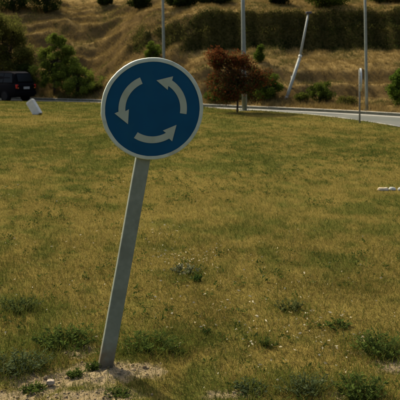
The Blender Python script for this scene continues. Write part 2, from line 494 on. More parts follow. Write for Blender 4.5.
tcx = N.new("ShaderNodeTexCoord"); sp = N.new("ShaderNodeSeparateXYZ"); L.new(tcx.outputs["Object"], sp.inputs[0])
dn = N.new("ShaderNodeTexNoise"); dn.inputs["Scale"].default_value = 22; L.new(tcx.outputs["Object"], dn.inputs["Vector"])
ad = N.new("ShaderNodeMath"); ad.operation = 'MULTIPLY_ADD'; ad.inputs[1].default_value = -.22; L.new(dn.outputs["Fac"], ad.inputs[0]); L.new(sp.outputs["Z"], ad.inputs[2])
mr = N.new("ShaderNodeMapRange"); mr.inputs[1].default_value = -.06; mr.inputs[2].default_value = .05; mr.inputs[3].default_value = .85; mr.inputs[4].default_value = 0.0; L.new(ad.outputs[0], mr.inputs[0])
mxd = N.new("ShaderNodeMix"); mxd.data_type = 'RGBA'; L.new(mr.outputs[0], mxd.inputs[0]); L.new(src, mxd.inputs[6]); mxd.inputs[7].default_value = (.16, .12, .065, 1)
L.new(mxd.outputs[2], pb.inputs["Base Color"])
post = bm_obj('post', bm, post_mat, S)
post.location = (0, .048, 0); post.rotation_euler.z = R(5)
YF = 0.0                                    # front plane of the disc (local y), the front looks to -y
bm = bmesh.new()
c = bm.verts.new((0, YF, HC)); prev = None; rings = []
for rad in (.1, .2, .283):
    rings.append([bm.verts.new((rad * math.cos(t), YF + .0012 * math.sin(3 * t + rad * 20), HC + rad * math.sin(t))) for t in np.linspace(0, 2 * math.pi, 96, endpoint=False)])
for k in range(96):
    bm.faces.new((c, rings[0][k], rings[0][(k + 1) % 96]))
    for i in (0, 1): bm.faces.new((rings[i][k], rings[i + 1][k], rings[i + 1][(k + 1) % 96], rings[i][(k + 1) % 96]))
bm_obj('blue_face', bm, M['blue'], S, True)
bm = bmesh.new()
prof = [(.280, -.0030), (.2965, -.0045), (.3010, -.0030), (.3030, .0020), (.3035, .008), (.3035, .026), (.300, .028), (.297, .026), (.297, .004)]
nS = 180; rings = []
dent = [0.0] * nS
for k in range(nS):
    t = 2 * math.pi * k / nS
    dent[k] = .0022 * (float(noise(np.array([t * 7]), np.array([.5]), 5)[0]) - .5) + .0016 * (float(noise(np.array([t * 18]), np.array([2.5]), 6)[0]) - .5)
for r_, y_ in prof:
    rings.append([bm.verts.new(((r_ + dent[k] * (1 if r_ > .29 else .6)) * math.cos(2 * math.pi * k / nS), y_, HC + (r_ + dent[k] * (1 if r_ > .29 else .6)) * math.sin(2 * math.pi * k / nS))) for k in range(nS)])
for i in range(len(prof) - 1):
    for k in range(nS): bm.faces.new((rings[i][k], rings[i][(k + 1) % nS], rings[i + 1][(k + 1) % nS], rings[i + 1][k]))
bm_obj('rim', bm, M['rim'], S, True)
bm = bmesh.new()                            # back plate
bmesh.ops.create_circle(bm, cap_ends=True, radius=.297, segments=96)
for v in bm.verts: v.co = Vector((v.co.x, .006, HC + v.co.y))
bm_obj('back_plate', bm, M['galv'], S)
for z in (-.14, .14):
    br = bm_obj('bracket', box_bm(0, .025, HC + z, .22, .030, .035, .003), M['galv'], S)
    for x in (-.075, .075):
        bb = box_bm(x, .044, HC + z, .014, .008, .014, .003); bm_obj('bolt', bb, M['galv'], br)
# arrows: start angle, end angle (degrees, counterclockwise, image measured + roll of the sign)
ROLL = 10.5
def arrow(a0, a1, label):
    bm = bmesh.new(); Rm = .302; rm = .605 * Rm; hw = .066 * Rm
    hb = a1 - 27; pts_o = []; pts_i = []
    n = 22
    for i in range(n + 1):
        t = R(a0 + (hb - a0) * i / n)
        pts_o.append(((rm + hw) * math.cos(t), (rm + hw) * math.sin(t))); pts_i.append(((rm - hw) * math.cos(t), (rm - hw) * math.sin(t)))
    def pol(r_, a_): return (r_ * math.cos(R(a_)), r_ * math.sin(R(a_)))
    y0, y1 = YF - .0020, YF - .0035
    def quad_strip():
        def vt(p, y): return bm.verts.new((p[0], y, HC + p[1]))
        O = [vt(p, y1) for p in pts_o]; I = [vt(p, y1) for p in pts_i]
        for i in range(n): bm.faces.new((O[i], O[i + 1], I[i + 1], I[i]))
        wo = vt(pol(rm + .145 * Rm, hb + 2), y1); wi = vt(pol(rm - .135 * Rm, hb - 4), y1); tp = vt(pol(rm - .012, a1), y1)
        bm.faces.new((wo, tp, O[n])); bm.faces.new((O[n], tp, I[n])); bm.faces.new((I[n], tp, wi))
    quad_strip()
    bmesh.ops.remove_doubles(bm, verts=bm.verts[:], dist=1e-6)
    g = bmesh.ops.extrude_face_region(bm, geom=bm.faces[:])
    for v in [e for e in g['geom'] if isinstance(e, bmesh.types.BMVert)]: v.co.y = y0
    o = bm_obj('arrow', bm, M['signwhite'], S)
    tag(o, label)
arrow(-10 + ROLL, 83 + ROLL, 'white arrow curving up the right of the sign')
arrow(112 + ROLL, 210 + ROLL, 'white arrow curving down the left of the sign')
arrow(236 + ROLL, 325 + ROLL, 'white arrow curving along the bottom of the sign')

# ------------------------------------------------------------------ lamp posts
def lamp_post(base, H, r0, r1, yaw, label, group='street lamps round the roundabout'):
    o = empty('street_lamp', base, label, 'street lamp', group); o.rotation_euler = (0, R(-.9), 0)
    tubes_obj('column', [([(0, 0, -.3), (0, 0, 1.2), (0, 0, H * .5), (0, 0, H)], [r0, r0 * .98, (r0 + r1) / 2, r1])], M['galv_far'], o, 16)
    def turn(q): q.rotation_euler.z = yaw; return q
    bp = bm_obj('base_plate', box_bm(0, 0, .02, r0 * 4, r0 * 4, .03, .006), M['galv_far'], o)
    for sx in (-1, 1):
        for sy in (-1, 1):
            bm_obj('bolt', box_bm(sx * r0 * 1.5, sy * r0 * 1.5, .05, .025, .025, .04, .004), M['galv_far'], bp)
    bm_obj('access_door', box_bm(0, -r0 * .93, .75, r0 * .9, .02, .35, .004), M['galv_far'], o)
    turn(tubes_obj('arm', [([(0, 0, H - .05), (.15, 0, H + .25), (.6, 0, H + .45), (1.3, 0, H + .5)], [r1, r1 * .9, r1 * .8, r1 * .7])], M['galv_far'], o, 12))
    hd = turn(bm_obj('luminaire', box_bm(1.55, 0, H + .5, .7, .26, .14, .05, 3), M['lamp_dark'], o))
    bm_obj('lens', box_bm(1.58, 0, H + .42, .45, .2, .03, .01), M['lamp_glass'], hd)
    return o
lamp_post(at(244.6, 111.0), 8.0, .115, .06, R(20), 'thick grey lamp post rising behind the red-leaved tree')
p = at_y(366.8, 111, 26.4); p.z = float(bank_z([p.x], [p.y])[0])
lamp_post(p, 8.0, .066, .05, R(200), 'slim grey lamp post behind the far kerb beside the edge-on sign')
p = at_y(164.0, 90, 35.9); p.z = float(bank_z([p.x], [p.y])[0])
lamp_post(p, 9.0, .09, .06, R(-40), 'thin grey lamp post showing above the blue round sign')

# bent post leaning on the bank
def bank_at(px, Y):
    x = at_y(px, 90, Y).x
    return Vector((x, Y, float(bank_z([x], [Y])[0])))
b0 = bank_at(286.5, 30.2)
B = empty('bent_post', b0, 'pale bent pole leaning to the right on the far bank', 'pole')
j = at_y(300.3, 56, 30.6) - b0; t_ = at_y(308.2, 14, 30.9) - b0
tubes_obj('lower_pole', [([j * -.06, j * .5, j * 1.0], [.085, .082, .075])], noisy('pale_pole', (.30, .32, .27), (.42, .44, .38), 5, .6, .1), B, 12)
tubes_obj('upper_pole', [([j * .97, (j + t_) * .5, t_], [.066, .058, .045])], noisy('grey_pole', (.24, .26, .22), (.33, .35, .30), 5, .6, .1), B, 12)
d = (j).normalized()
tubes_obj('collar', [([j * .98 - d * .05, j * .98 + d * .09], [.092, .092])], M['white_block'], B, 12)
hd = bm_obj('lamp_head', box_bm(t_.x + .03, t_.y, t_.z + .06, .30, .2, .12, .03), M['lamp_dark'], B)
tubes_obj('foot_clamp', [([j * -.03, j * .05], [.11, .10])], M['concrete'], B, 12)
mp = bank_at(291.5, 30.6)
MPo = empty('marker_post', mp, 'short thin grey stake beside the foot of the bent pole', 'post')
tubes_obj('stake', [([(0, 0, -.1), (0, 0, .62)], [.03, .028])], M['galv_far'], MPo, 8)
bm_obj('stake_cap', box_bm(0, 0, .635, .07, .05, .03, .006), M['lamp_dark'], MPo)

# round sign seen edge-on by the road
p = at(361.2, 123.5)
E = empty('edge_on_sign', p, 'narrow grey road sign seen edge-on on a thin post by the road', 'road sign')
E.rotation_euler = (R(0), R(.5), R(79))
tubes_obj('post', [([(0, .05, -.3), (0, .05, 1.0), (0, .05, 1.82)], [.030, .030, .030])], noisy('post_dull', (.14, .15, .12), (.2, .2, .17), 9, .6, .05), E, 12)
bm = bmesh.new(); zc = 1.47; rr_ = .39
pr = [(0, 0), (rr_ * .93, 0), (rr_ * .98, -.006), (rr_, 0), (rr_, .05), (rr_ * .97, .05), (rr_ * .97, .012), (0, .012)]
rows = []
for k in range(64):
    a_ = 2 * math.pi * k / 64
    rows.append([bm.verts.new((q * math.cos(a_) * .9, y_, zc + q * math.sin(a_))) for q, y_ in pr])
for k in range(64):
    for i in range(len(pr) - 1): bm.faces.new((rows[k][i], rows[(k + 1) % 64][i], rows[(k + 1) % 64][i + 1], rows[k][i + 1]))
bmesh.ops.remove_doubles(bm, verts=bm.verts[:], dist=1e-5)
bm_obj('sign_disc', bm, noisy('sign_back', (.40, .42, .38), (.5, .52, .47), 6, .5, .05, metal=.1), E)
for z in (1.3, 1.62): bm_obj('bracket', box_bm(0, .045, z, .25, .04, .03, .004), M['galv_far'], E)

# tipped pale block on the lawn
p = at(38.5, 116.5)
K = empty('tipped_block', (p.x, p.y, .05), 'pale oblong block tipped over to the left in the grass', 'block')
K.rotation_euler = (R(-4), R(-36), R(-14))
bm_obj('block_body', box_bm(0, 0, .33, .32, .20, .66, .03, 3), M['white_block'], K)
bm_obj('block_cap', box_bm(0, 0, .672, .29, .17, .03, .012), M['chunk_white'], K)
bm_obj('block_foot', box_bm(0, 0, -.03, .24, .15, .08, .01), M['dark_rubber'], K)

# pale chunks at the right
def chunk(loc, L_, Hh, W_, mat, seed, label):
    bm = bmesh.new(); bmesh.ops.create_icosphere(bm, subdivisions=4, radius=1)
    rg = np.random.default_rng(seed)
    ph = rg.uniform(0, 9, 6)
    for v in bm.verts:
        q = v.co.copy()
        e = .55
        q = Vector([math.copysign(abs(c_) ** e, c_) for c_ in q])
        k = 1 + .06 * math.sin(4 * q.x + ph[0]) + .06 * math.sin(5 * q.y + ph[1]) + .05 * math.sin(6 * q.z + ph[2]) + .16 * (float(fbm(np.array([q.x * 2.5 + ph[3] + q.z]), np.array([q.y * 2.5 + q.z * 1.7 + ph[4]]), seed)[0]) - .5)
        v.co = Vector((q.x * L_ / 2 * k, q.y * W_ / 2 * k, q.z * Hh / 2 * k + Hh * .45))
    o = bm_obj('broken_chunk', bm, mat, None, True)
    o.location = loc; o.rotation_euler.z = R(rg.uniform(-8, 8))
    tag(o, label, 'rubble', 'pale chunks lying in a row')
    return o
chunk(at(383, 191.5), .155, .062, .075, M['chunk_cream'], 1, 'longest cream chunk, left end of the pale row in the grass')
chunk(at(392.2, 191), .098, .058, .07, M['chunk_white'], 2, 'middle whitish chunk of the pale row in the grass')
chunk(at(401.3, 191.3), .10, .06, .07, M['chunk_white'], 3, 'whitish chunk cut by the right edge of the picture')
o = chunk(at(50.5, 384.5), .046, .026, .030, M['stone'], 4, 'pinkish pale stone on bare soil left of the sign foot'); o.name = 'stone'; o['category'] = 'stone'; del o['group']

# ------------------------------------------------------------------ car at the left
cp = Vector((at_y(-1, 95, 36.6).x, 36.6, ROAD_Z))
hd_ = Vector((-.90, .44, 0)).normalized()
CAR = empty('dark_car', (cp.x, cp.y, ROAD_Z + .006), 'black car seen from behind at the left edge, with red tail light', 'car')
CAR.scale = (1, 1, 1.07)
CAR.rotation_euler.z = math.atan2(hd_.y, hd_.x)      # local +x = heading
def loft(secs, name, mat, parent, smooth=True):
    """secs: list of (x, [(y,z)...]) closed rings"""
    bm = bmesh.new(); rows = [[bm.verts.new((x, y, z)) for y, z in ring] for x, ring in secs]
    n = len(rows[0])
    for i in range(len(rows) - 1):
        for k in range(n): bm.faces.new((rows[i][k], rows[i][(k + 1) % n], rows[i + 1][(k + 1) % n], rows[i + 1][k]))
    bm.faces.new(rows[0]); bm.faces.new(rows[-1])
    o = bm_obj(name, bm, mat, parent, smooth)
    md = o.modifiers.new("bev", 'BEVEL'); md.width = .03; md.segments = 2; md.limit_method = 'ANGLE'
    return o
def lower(x, hw, z0, z1):
    return (x, [(-hw + .05, z0), (-hw, z0 + .12), (-hw - .0, (z0 + z1) / 2), (-hw + .05, z1 - .05), (-hw + .12, z1), (hw - .12, z1), (hw - .05, z1 - .05), (hw, (z0 + z1) / 2), (hw, z0 + .12), (hw - .05, z0)])
loft([lower(-2.18, .80, .42, .92), lower(-2.10, .86, .30, 1.06), lower(-1.5, .90, .26, 1.08), lower(0, .91, .24, 1.05), lower(1.1, .90, .24, 1.02), lower(1.85, .86, .28, .92), lower(2.15, .74, .36, .74)], 'body', M['car_paint'], CAR)
def cab(x, hb, zb, ht, zt):
    return (x, [(-hb, zb), (-(hb + ht) / 2 - .03, (zb + zt) / 2), (-ht, zt - .05), (-ht + .12, zt), (ht - .12, zt), (ht, zt - .05), ((hb + ht) / 2 + .03, (zb + zt) / 2), (hb, zb)])
loft([cab(-2.08, .78, 1.02, .70, 1.10), cab(-1.90, .80, 1.02, .66, 1.62), cab(-1.6, .82, 1.02, .66, 1.70), cab(-.4, .83, 1.0, .67, 1.73), cab(.45, .82, 1.0, .65, 1.66), cab(1.05, .80, .98, .70, 1.12)], 'cabin', M['car_paint'], CAR)
def pane(name, pts):
    bm = bmesh.new(); bm.faces.new([bm.verts.new(p_) for p_ in pts])
    g = bmesh.ops.extrude_face_region(bm, geom=bm.faces[:])
    o = bm_obj(name, bm, M['car_glass'], CAR)
    md = o.modifiers.new("sol", 'SOLIDIFY'); md.thickness = .012; md.offset = 0
    return o
pane('rear_window', [(-2.095, -.62, 1.16), (-2.095, .62, 1.16), (-1.945, .58, 1.56), (-1.945, -.58, 1.56)])
for s in (1, -1):
    for (x0, x1, x2, x3) in ((-1.85, -1.15, -1.15, -1.72), (-1.1, -.2, -.2, -1.1), (-.14, .85, .35, -.14)):
        pane('side_window', [(x0, s * .832, 1.10), (x1, s * .838, 1.10), (x2, s * .70, 1.60), (x3, s * .70, 1.60)])
def wheel(x, s):
    bm = bmesh.new(); bmesh.ops.create_cone(bm, cap_ends=True, segments=28, radius1=.34, radius2=.34, depth=.22)
    bmesh.ops.bevel(bm, geom=[e for e in bm.edges if e.calc_face_angle(0) > .8], offset=.035, segments=3, affect='EDGES')
    bmesh.ops.rotate(bm, verts=bm.verts[:], cent=(0, 0, 0), matrix=Matrix.Rotation(R(90), 3, 'X'))
    bmesh.ops.translate(bm, verts=bm.verts[:], vec=(x, s * .80, .34))
    w = bm_obj('wheel', bm, M['dark_rubber'], CAR, True)
    bm = bmesh.new(); bmesh.ops.create_cone(bm, cap_ends=True, segments=20, radius1=.22, radius2=.20, depth=.03)
    bmesh.ops.rotate(bm, verts=bm.verts[:], cent=(0, 0, 0), matrix=Matrix.Rotation(R(-90 * s), 3, 'X'))
    bmesh.ops.translate(bm, verts=bm.verts[:], vec=(x, s * .915, .34))
    bm_obj('rim', bm, M['alloy'], w)
for x in (-1.35, 1.35):
    for s in (-1, 1): wheel(x, s)
for s in (-1, 1):
    tl = bm_obj('tail_light', box_bm(-2.12, s * .745, .88, .10, .16, .22, .02), M['red_lens'], CAR)
    bm_obj('turn_lens', box_bm(-2.178, s * .70, .80, .02, .09, .06, .008), M['amber_lens'], tl)
bm_obj('number_plate', box_bm(-2.185, 0, .80, .02, .50, .13, .006), M['plate'], CAR)
bm_obj('bumper', box_bm(-2.17, 0, .50, .14, 1.62, .20, .04, 3), M['car_paint'], CAR)
bm_obj('wing_mirror', box_bm(.72, .97, 1.12, .10, .18, .13, .03), M['car_paint'], CAR)

# ------------------------------------------------------------------ trees and shrubs
def shrub(name, base, rx, ry, z0, z1, ncl, nleaf, L_, c1, c2, label, cat='shrub', group=None, seed=0, cl_r=.28, stems=5, shape=1.0, lobes=None, c3=None, f3=.0, trunk_r=.05):
    """branches from the base to clump centres; leaves spread round them"""
    global rng
    keep = rng; rng = np.random.default_rng(1000 + seed)
    o = empty(name, base, label, cat, group)
    C_ = []
    while len(C_) < ncl:
        q = rng.uniform(-1, 1, 3)
        if np.linalg.norm(q) > 1 or np.linalg.norm(q) < .25: continue
        lo = lobes[rng.integers(len(lobes))] if lobes else (0, 0, (z0 + z1) / 2, rx, ry, (z1 - z0) / 2)
        kq = rng.uniform(.65, 1.08); C_.append((lo[0] + q[0] * lo[3] * kq, lo[1] + q[1] * lo[4] * kq, lo[2] + q[2] * lo[5] * min(kq, .95)))
    C_ = np.array(C_)
    tubes = []
    H = z1
    for s in range(stems):
        a_ = rng.uniform(0, 2 * math.pi); r_ = .25 * rx * rng.uniform(.2, 1)
        top = (r_ * 1.4 * math.cos(a_), r_ * 1.4 * math.sin(a_), H * rng.uniform(.45, .7))
        tubes.append(([(.05 * math.cos(a_) * (stems > 1), .05 * math.sin(a_) * (stems > 1), -.15), (r_ * .5 * math.cos(a_), r_ * .5 * math.sin(a_), H * .25), top], [trunk_r, trunk_r * .8, trunk_r * .45]))
    for c_ in C_:
        tb = tubes[rng.integers(stems)]
        f_ = rng.uniform(.35, 1); a0, a1 = Vector(tb[0][1]), Vector(tb[0][2]); st = a0.lerp(a1, f_)
        e_ = Vector(c_); md = st.lerp(e_, .5) + Vector(rng.normal(0, .06, 3)) + Vector((0, 0, .05))
        tubes.append(([st, md, e_], [trunk_r * .35, trunk_r * .22, trunk_r * .09]))
    tubes_obj('trunk', tubes, M['bark'], o, 6)
    ci = rng.integers(0, ncl, nleaf)
    rad = cl_r * rng.uniform(.6, 1.3, ncl)
    off = rng.normal(size=(nleaf, 3)); off /= np.linalg.norm(off, axis=1)[:, None]; off *= (rng.uniform(0, 1, nleaf) ** .5)[:, None] * rad[ci][:, None]
    off[:, 2] *= .8
    P = C_[ci] + off
    D = off / (np.linalg.norm(off, axis=1)[:, None] + 1e-6) * .6 + rng.normal(size=(nleaf, 3)) * .6 + np.array([0, 0, .15])
    D /= np.linalg.norm(D, axis=1)[:, None]
    f_ = np.clip(rng.uniform(0, 1, ncl)[ci] * .6 + rng.uniform(0, .5, nleaf), 0, 1)
    col = mixc(c1, c2, f_) * np.array([[1.5, 1.36, 1.0]])
    if c3 is not None:
        sel = rng.uniform(0, 1, nleaf) < f3 * np.clip(1.6 - 1.6 * (P[:, 2] - z0) / (z1 - z0), 0, 1) * 1.5
        col[sel] = np.array(c3) * rng.uniform(.7, 1.3, (sel.sum(), 1))
    ok = P[:, 2] > .02
    v_, t_2, c_2 = leaves(P[ok], D[ok], L_ * rng.uniform(.6, 1.3, ok.sum()), L_ * .5 * rng.uniform(.7, 1.2, ok.sum()), col[ok])
    tri_mesh('crown', v_, t_2, M['leaf'], o, c_2)
    rng = keep
    return o
def pix_shrub(name, pxc, Y, pxw, row_top, label, n=2600, L_=.12, c1=(.03, .055, .012), c2=(.075, .115, .022), seed=0, ncl=34, cl_r=None, lobes=None, row_bot=None, **kw):
    """place a shrub by its middle column, its distance and its top row; it stands on the bank"""
    b_ = bank_at(pxc, Y); w_ = pxw / FPX * Y * 1.02
    zt = at_y(pxc, row_top, Y).z - b_.z
    z0 = -.05 * zt if row_bot is None else at_y(pxc, row_bot, Y).z - b_.z
    if lobes: lobes = [(lx * w_, ly * w_, lz * zt, lrx * w_, lrx * w_, lrz * zt) for lx, ly, lz, lrx, lrz in lobes]
    return shrub(name, b_, w_ / 2, w_ / 2 * .8, z0, zt, int(ncl * 1.6), int(n * 2.3), L_ * 1.1, c1, c2, label, seed=seed, cl_r=cl_r or max(.17, w_ * .125), lobes=lobes, **kw)

# red-leaved tree on the lawn
p = at(237, 112.8)
sc_r = p.y / FPX
shrub('red_leaved_tree', p, 1.3, 1.1, .6, 2.75, 100, 14000, .10, (.048, .015, .008), (.122, .047, .020), 'small tree with dark red leaves beside the thick lamp post', 'tree', seed=3, cl_r=.29, stems=1, trunk_r=.05,
      lobes=[(-.66, 0, 1.7, .62, .6, .85), (0.1, .2, 1.6, .75, .7, .8), (.92, 0, 1.6, .62, .6, .72), (-.8, .1, 2.3, .35, .4, .35), (.2, -.2, .95, .85, .6, .55), (-.55, -.2, .95, .65, .5, .5), (.05, .1, 2.25, .4, .4, .3)], c3=(.060, .068, .016), f3=.32)
OL1, OL2 = (.040, .050, .014), (.10, .108, .032)
pix_shrub('olive_bush', 8, 40.0, 56, 12, 'tall olive-green bush at the left edge behind the black car', 14000, .13, OL1, OL2, 11, 100, lobes=[(-.3, -.38, .80, .42, .2), (-.02, -.36, .74, .36, .22), (-.6, -.3, .8, .36, .22), (-.55, 0, .75, .38, .32), (-.1, 0, .55, .45, .45), (.22, 0, .42, .3, .38), (-.3, 0, .3, .35, .3), (.05, 0, .78, .3, .2)])  # overhanging and far-left lobes added to the crown to shade the car
pix_shrub('leafy_bush', 54, 38.6, 32, 27, 'tall green bush left of the blue sign, taller of two', 5200, .12, (.045, .072, .014), (.105, .145, .030), 12, 44, lobes=[(0, 0, .30, .68, .32), (.12, 0, .45, .60, .3), (-.2, 0, .52, .45, .28), (.1, 0, .70, .42, .26)])
pix_shrub('leafy_bush', 78, 38.0, 38, 52, 'lower spreading green bush nearest the blue sign on the left', 4200, .11, (.045, .075, .014), (.110, .150, .030), 13, 40, lobes=[(-.1, 0, .35, .55, .36), (.25, 0, .32, .4, .32), (-.2, 0, .68, .3, .25), (.1, -.1, .2, .55, .2)])
pix_shrub('dark_bush', 27, 39.2, 26, 62, 'dark green bush filling the gap behind the black car', 2600, .12, (.022, .036, .010), (.05, .07, .018), 14, 30)
pix_shrub('leafy_bush', 152, 36.6, 17, 41, 'small green bush just above the top of the blue sign', 1300, .10, (.035, .06, .012), (.08, .12, .02), 15, 16)
pix_shrub('low_bush', 221, 31.6, 36, 91, 'low dark green bush under the left half of the red-leaved tree', 2400, .09, (.020, .038, .008), (.048, .078, .014), 16, 26)
pix_shrub('leafy_bush', 267, 30.3, 32, 74, 'bright green bush between red-leaved tree and bent pole', 2800, .10, (.035, .062, .012), (.085, .125, .022), 17, 30)
pix_shrub('sapling', 259.5, 33.6, 9, 45, 'slim green sapling poking up above the red-leaved tree', 1300, .10, (.03, .055, .010), (.07, .105, .018), 18, 14, cl_r=.15, stems=1)
pix_shrub('low_bush', 320, 29.7, 28, 81, 'rounded green bush on the bank right of the bent pole', 1300, .10, (.030, .05, .010), (.07, .10, .02), 19, 22)
pix_shrub('leafy_bush', 401, 27.0, 24, 66, 'bright green bush cut by the right edge of the picture', 3000, .10, (.03, .06, .012), (.08, .13, .022), 20, 34)
pix_shrub('low_bush', 247, 31.0, 26, 90, 'low green scrub behind the foot of the thick lamp post', 1500, .09, (.028, .048, .010), (.065, .092, .018), 21, 22)
pix_shrub('low_bush', 303, 29.4, 14, 93, 'small low green scrub between bent pole and rounded bush', 700, .08, (.035, .05, .012), (.075, .095, .022), 22, 12)
pix_shrub('low_bush', 347, 28.2, 22, 96, 'lowest sparse green scrub left of the edge-on sign', 700, .08, (.045, .052, .014), (.09, .095, .026), 23, 14)
pix_shrub('low_bush', 97, 37.4, 20, 82, 'low scrub peeping out at the left rim of the blue sign', 1000, .10, (.05, .06, .018), (.10, .11, .035), 24, 18)
# along the top of the bank
top = [(14, 50, 44, -24, 'dark tree in the top left corner above the olive bush', (.008, .018, .006), (.026, .042, .012)),
       (45, 50, 40, -18, 'dark tree on the hilltop, second from the left corner', (.010, .020, .006), (.028, .045, .012)),
       (105, 51.5, 16, -4, 'small dark round bush alone on the hilltop above the straw slope', (.010, .020, .006), (.03, .045, .012)),
       (140, 46.5, 22, -6, 'dark bush on the hilltop left of the thin lamp post', (.010, .018, .006), (.03, .042, .012)),
       (182, 42.6, 34, -10, 'dark bush on the hilltop right of the thin lamp post', (.009, .016, .005), (.026, .038, .010)),
       (215, 42.6, 34, -9, 'dark bush on the hilltop left of the thick lamp post', (.012, .020, .006), (.03, .042, .012)),
       (279, 42.4, 30, -16, 'darkest bush on the hilltop between thick lamp post and bent pole', (.005, .010, .004), (.016, .024, .007)),
       (326, 40.7, 46, -14, 'wide green bush on the hilltop right of the bent pole', (.022, .04, .008), (.06, .085, .016)),
       (377, 43, 14, -4, 'small green bush on the hilltop right of the slim lamp post', (.02, .035, .008), (.05, .07, .016)),
       (395, 43, 18, -3, 'brownish green bush on the hilltop at the right edge', (.035, .036, .010), (.07, .065, .02))]
for i, (px, Y_, w_, rt, lb, ca, cb_) in enumerate(top):
    pix_shrub('hilltop_bush', px, Y_, w_, rt, lb, 2600, .14, ca, cb_, 40 + i, 34, group='bushes along the hilltop')

# ------------------------------------------------------------------ dry grass on the bank
n = 60000
x = rng.uniform(-19, 15, n); y = rng.uniform(24, 56, n)
ok = y > kerb_y(x) + .25
x, y = x[ok], y[ok]
s_ = bank_slope(x, y); fz = face_zone(x, y)
keep = rng.uniform(0, 1, len(x)) < np.clip(1.1 - .35 * sstep(.5, 1.1, s_), 0, 1) * (1 - (.9 - .3 * sstep(3, 7, x)) * fz) * (.45 + .9 * fbm(x * .8, y * .8, 151))
x, y, s_, fz = x[keep], y[keep], s_[keep], fz[keep]
nb = 7
bx = np.repeat(x, nb) + rng.normal(0, .07, len(x) * nb); by = np.repeat(y, nb) + rng.normal(0, .07, len(x) * nb)
bz = bank_z(bx, by)
edge = np.exp(-((by - kerb_y(bx) - .9) / .7) ** 2)
h = (rng.uniform(.12, .30, len(bx)) + .16 * edge * rng.uniform(0, 1, len(bx))) * (.6 + .8 * fbm(bx * .7, by * .7, 161))
tone = np.clip(np.repeat(rng.uniform(0, 1, len(x)), nb) * .6 + fbm(bx * .5, by * .5, 171) * .6 - .1 + rng.normal(0, .1, len(bx)), 0, 1)
col = mixc((.305, .218, .075), (.150, .106, .034), tone)
low = sstep(32.8, 31.5, by - np.clip(kerb_y(bx) - 28.4, 0, 6)) * sstep(.9, 1.8, by - kerb_y(bx)) * sstep(-2, 0, bx)       # brown terraces
col = col * (1 - .55 * low)[:, None] + np.array([[.115, .078, .030]]) * (.55 * low)[:, None]
grn = (fbm(bx * .45, by * .6, 181) > .60) & (rng.uniform(0, 1, len(bx)) < .6)
col[grn] = mixc((.10, .10, .028), (.06, .075, .018), rng.uniform(0, 1, grn.sum()))
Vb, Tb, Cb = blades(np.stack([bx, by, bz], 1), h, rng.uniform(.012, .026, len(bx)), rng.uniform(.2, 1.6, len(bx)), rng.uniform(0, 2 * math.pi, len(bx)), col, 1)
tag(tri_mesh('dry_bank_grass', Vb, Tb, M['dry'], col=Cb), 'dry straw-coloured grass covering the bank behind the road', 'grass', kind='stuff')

# undergrowth on the tall shaded cut
n = 90000
x = rng.uniform(-6, 15, n); y = rng.uniform(34.5, 41.5, n)
fz = face_zone(x, y); keep = rng.uniform(0, 1, n) < fz
x, y = x[keep], y[keep]
P = np.stack([x, y, bank_z(x, y)], 1)
D = rng.normal(size=(len(x), 3)) * .6 + np.array([0, -.6, .15]); D /= np.linalg.norm(D, axis=1)[:, None]
P = P + D * rng.uniform(0, .18, len(x))[:, None]
f_ = np.clip(fbm(x * .6, P[:, 2] * 1.2, 191) * 1.5 - .35 + rng.normal(0, .18, len(x)), 0, 1)
hi = sstep(2.8, 5.6, P[:, 2])
col = mixc((.022, .036, .008), (.090, .082, .021), np.clip(f_ * (.55 + .6 * hi) + .12 * hi, 0, 1))
Vb, Tb, Cb = leaves(P, D, rng.uniform(.08, .22, len(x)), rng.uniform(.03, .07, len(x)), col)
tag(tri_mesh('bank_undergrowth', Vb, Tb, M['leaf'], col=Cb), 'dark undergrowth covering the tall shaded cut in the bank', 'undergrowth', kind='stuff')

# ------------------------------------------------------------------ lawn grass
parts = []
def lawn_points(n, y0, y1, side=1.25):
    u = rng.uniform(0, 1, n); y = np.sqrt(y0 ** 2 + u * (y1 ** 2 - y0 ** 2))
    x = rng.uniform(-1, 1, n) * (.345 * y * side + .35)
    return x, y
def lawn_blades(n, y0, y1, hs, ws, seg, flat=False, f0=1.0, f1=1.0):
    x, y = lawn_points(n, y0, y1)
    ok = isl_r(x, y) < .995
    x, y = x[ok], y[ok]
    sm = soil_mask(x, y)
    dens = (1 - .80 * sm) * (.35 + .9 * fbm(x * 2.2, y * 2.2, 201, 3))
    dens = dens * sstep(y0, y0 + f0, y) * (1 - sstep(y1 - f1, y1, y))
    k = rng.uniform(0, 1, len(x)) < dens
    x, y = x[k], y[k]; m = len(x)
    g = lawn_tone(x, y)
    isg = rng.uniform(0, 1, m) < (.17 + .62 * g)
    dry = mixc((.207, .160, .038), (.120, .096, .025), rng.uniform(0, 1, m))
    pale = rng.uniform(0, 1, m) < .05
    dry[pale] = np.array([.38, .31, .12])
    grn = mixc((.104, .112, .019), (.055, .075, .014), np.clip(rng.uniform(0, 1, m) * .7 + g * .4, 0, 1))
    col = np.where(isg[:, None], grn, dry)
    h = rng.uniform(*hs, m) * (.55 + .9 * fbm(x * 1.6, y * 1.6, 211, 3)) * np.where(isg, 1.05, .95)
    lean = np.where(isg, rng.uniform(.2, 1.6, m), rng.uniform(.6, 3.5, m))
    if flat:
        lean = rng.uniform(3, 12, m); col = np.where((rng.uniform(0, 1, m) < .8)[:, None], dry * rng.uniform(.8, 1.25, (m, 1)), grn)
    P = np.stack([x, y, lawn_z(x, y) + (.008 if flat else 0)], 1)
    parts.append(blades(P, h, rng.uniform(*ws, m), lean, rng.uniform(0, 2 * math.pi, m), col, seg))
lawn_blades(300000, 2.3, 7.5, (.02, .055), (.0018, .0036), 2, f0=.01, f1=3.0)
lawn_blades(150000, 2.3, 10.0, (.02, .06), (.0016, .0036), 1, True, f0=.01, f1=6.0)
lawn_blades(290000, 4.5, 12, (.022, .058), (.003, .0055), 1, f0=3.0, f1=3.5)
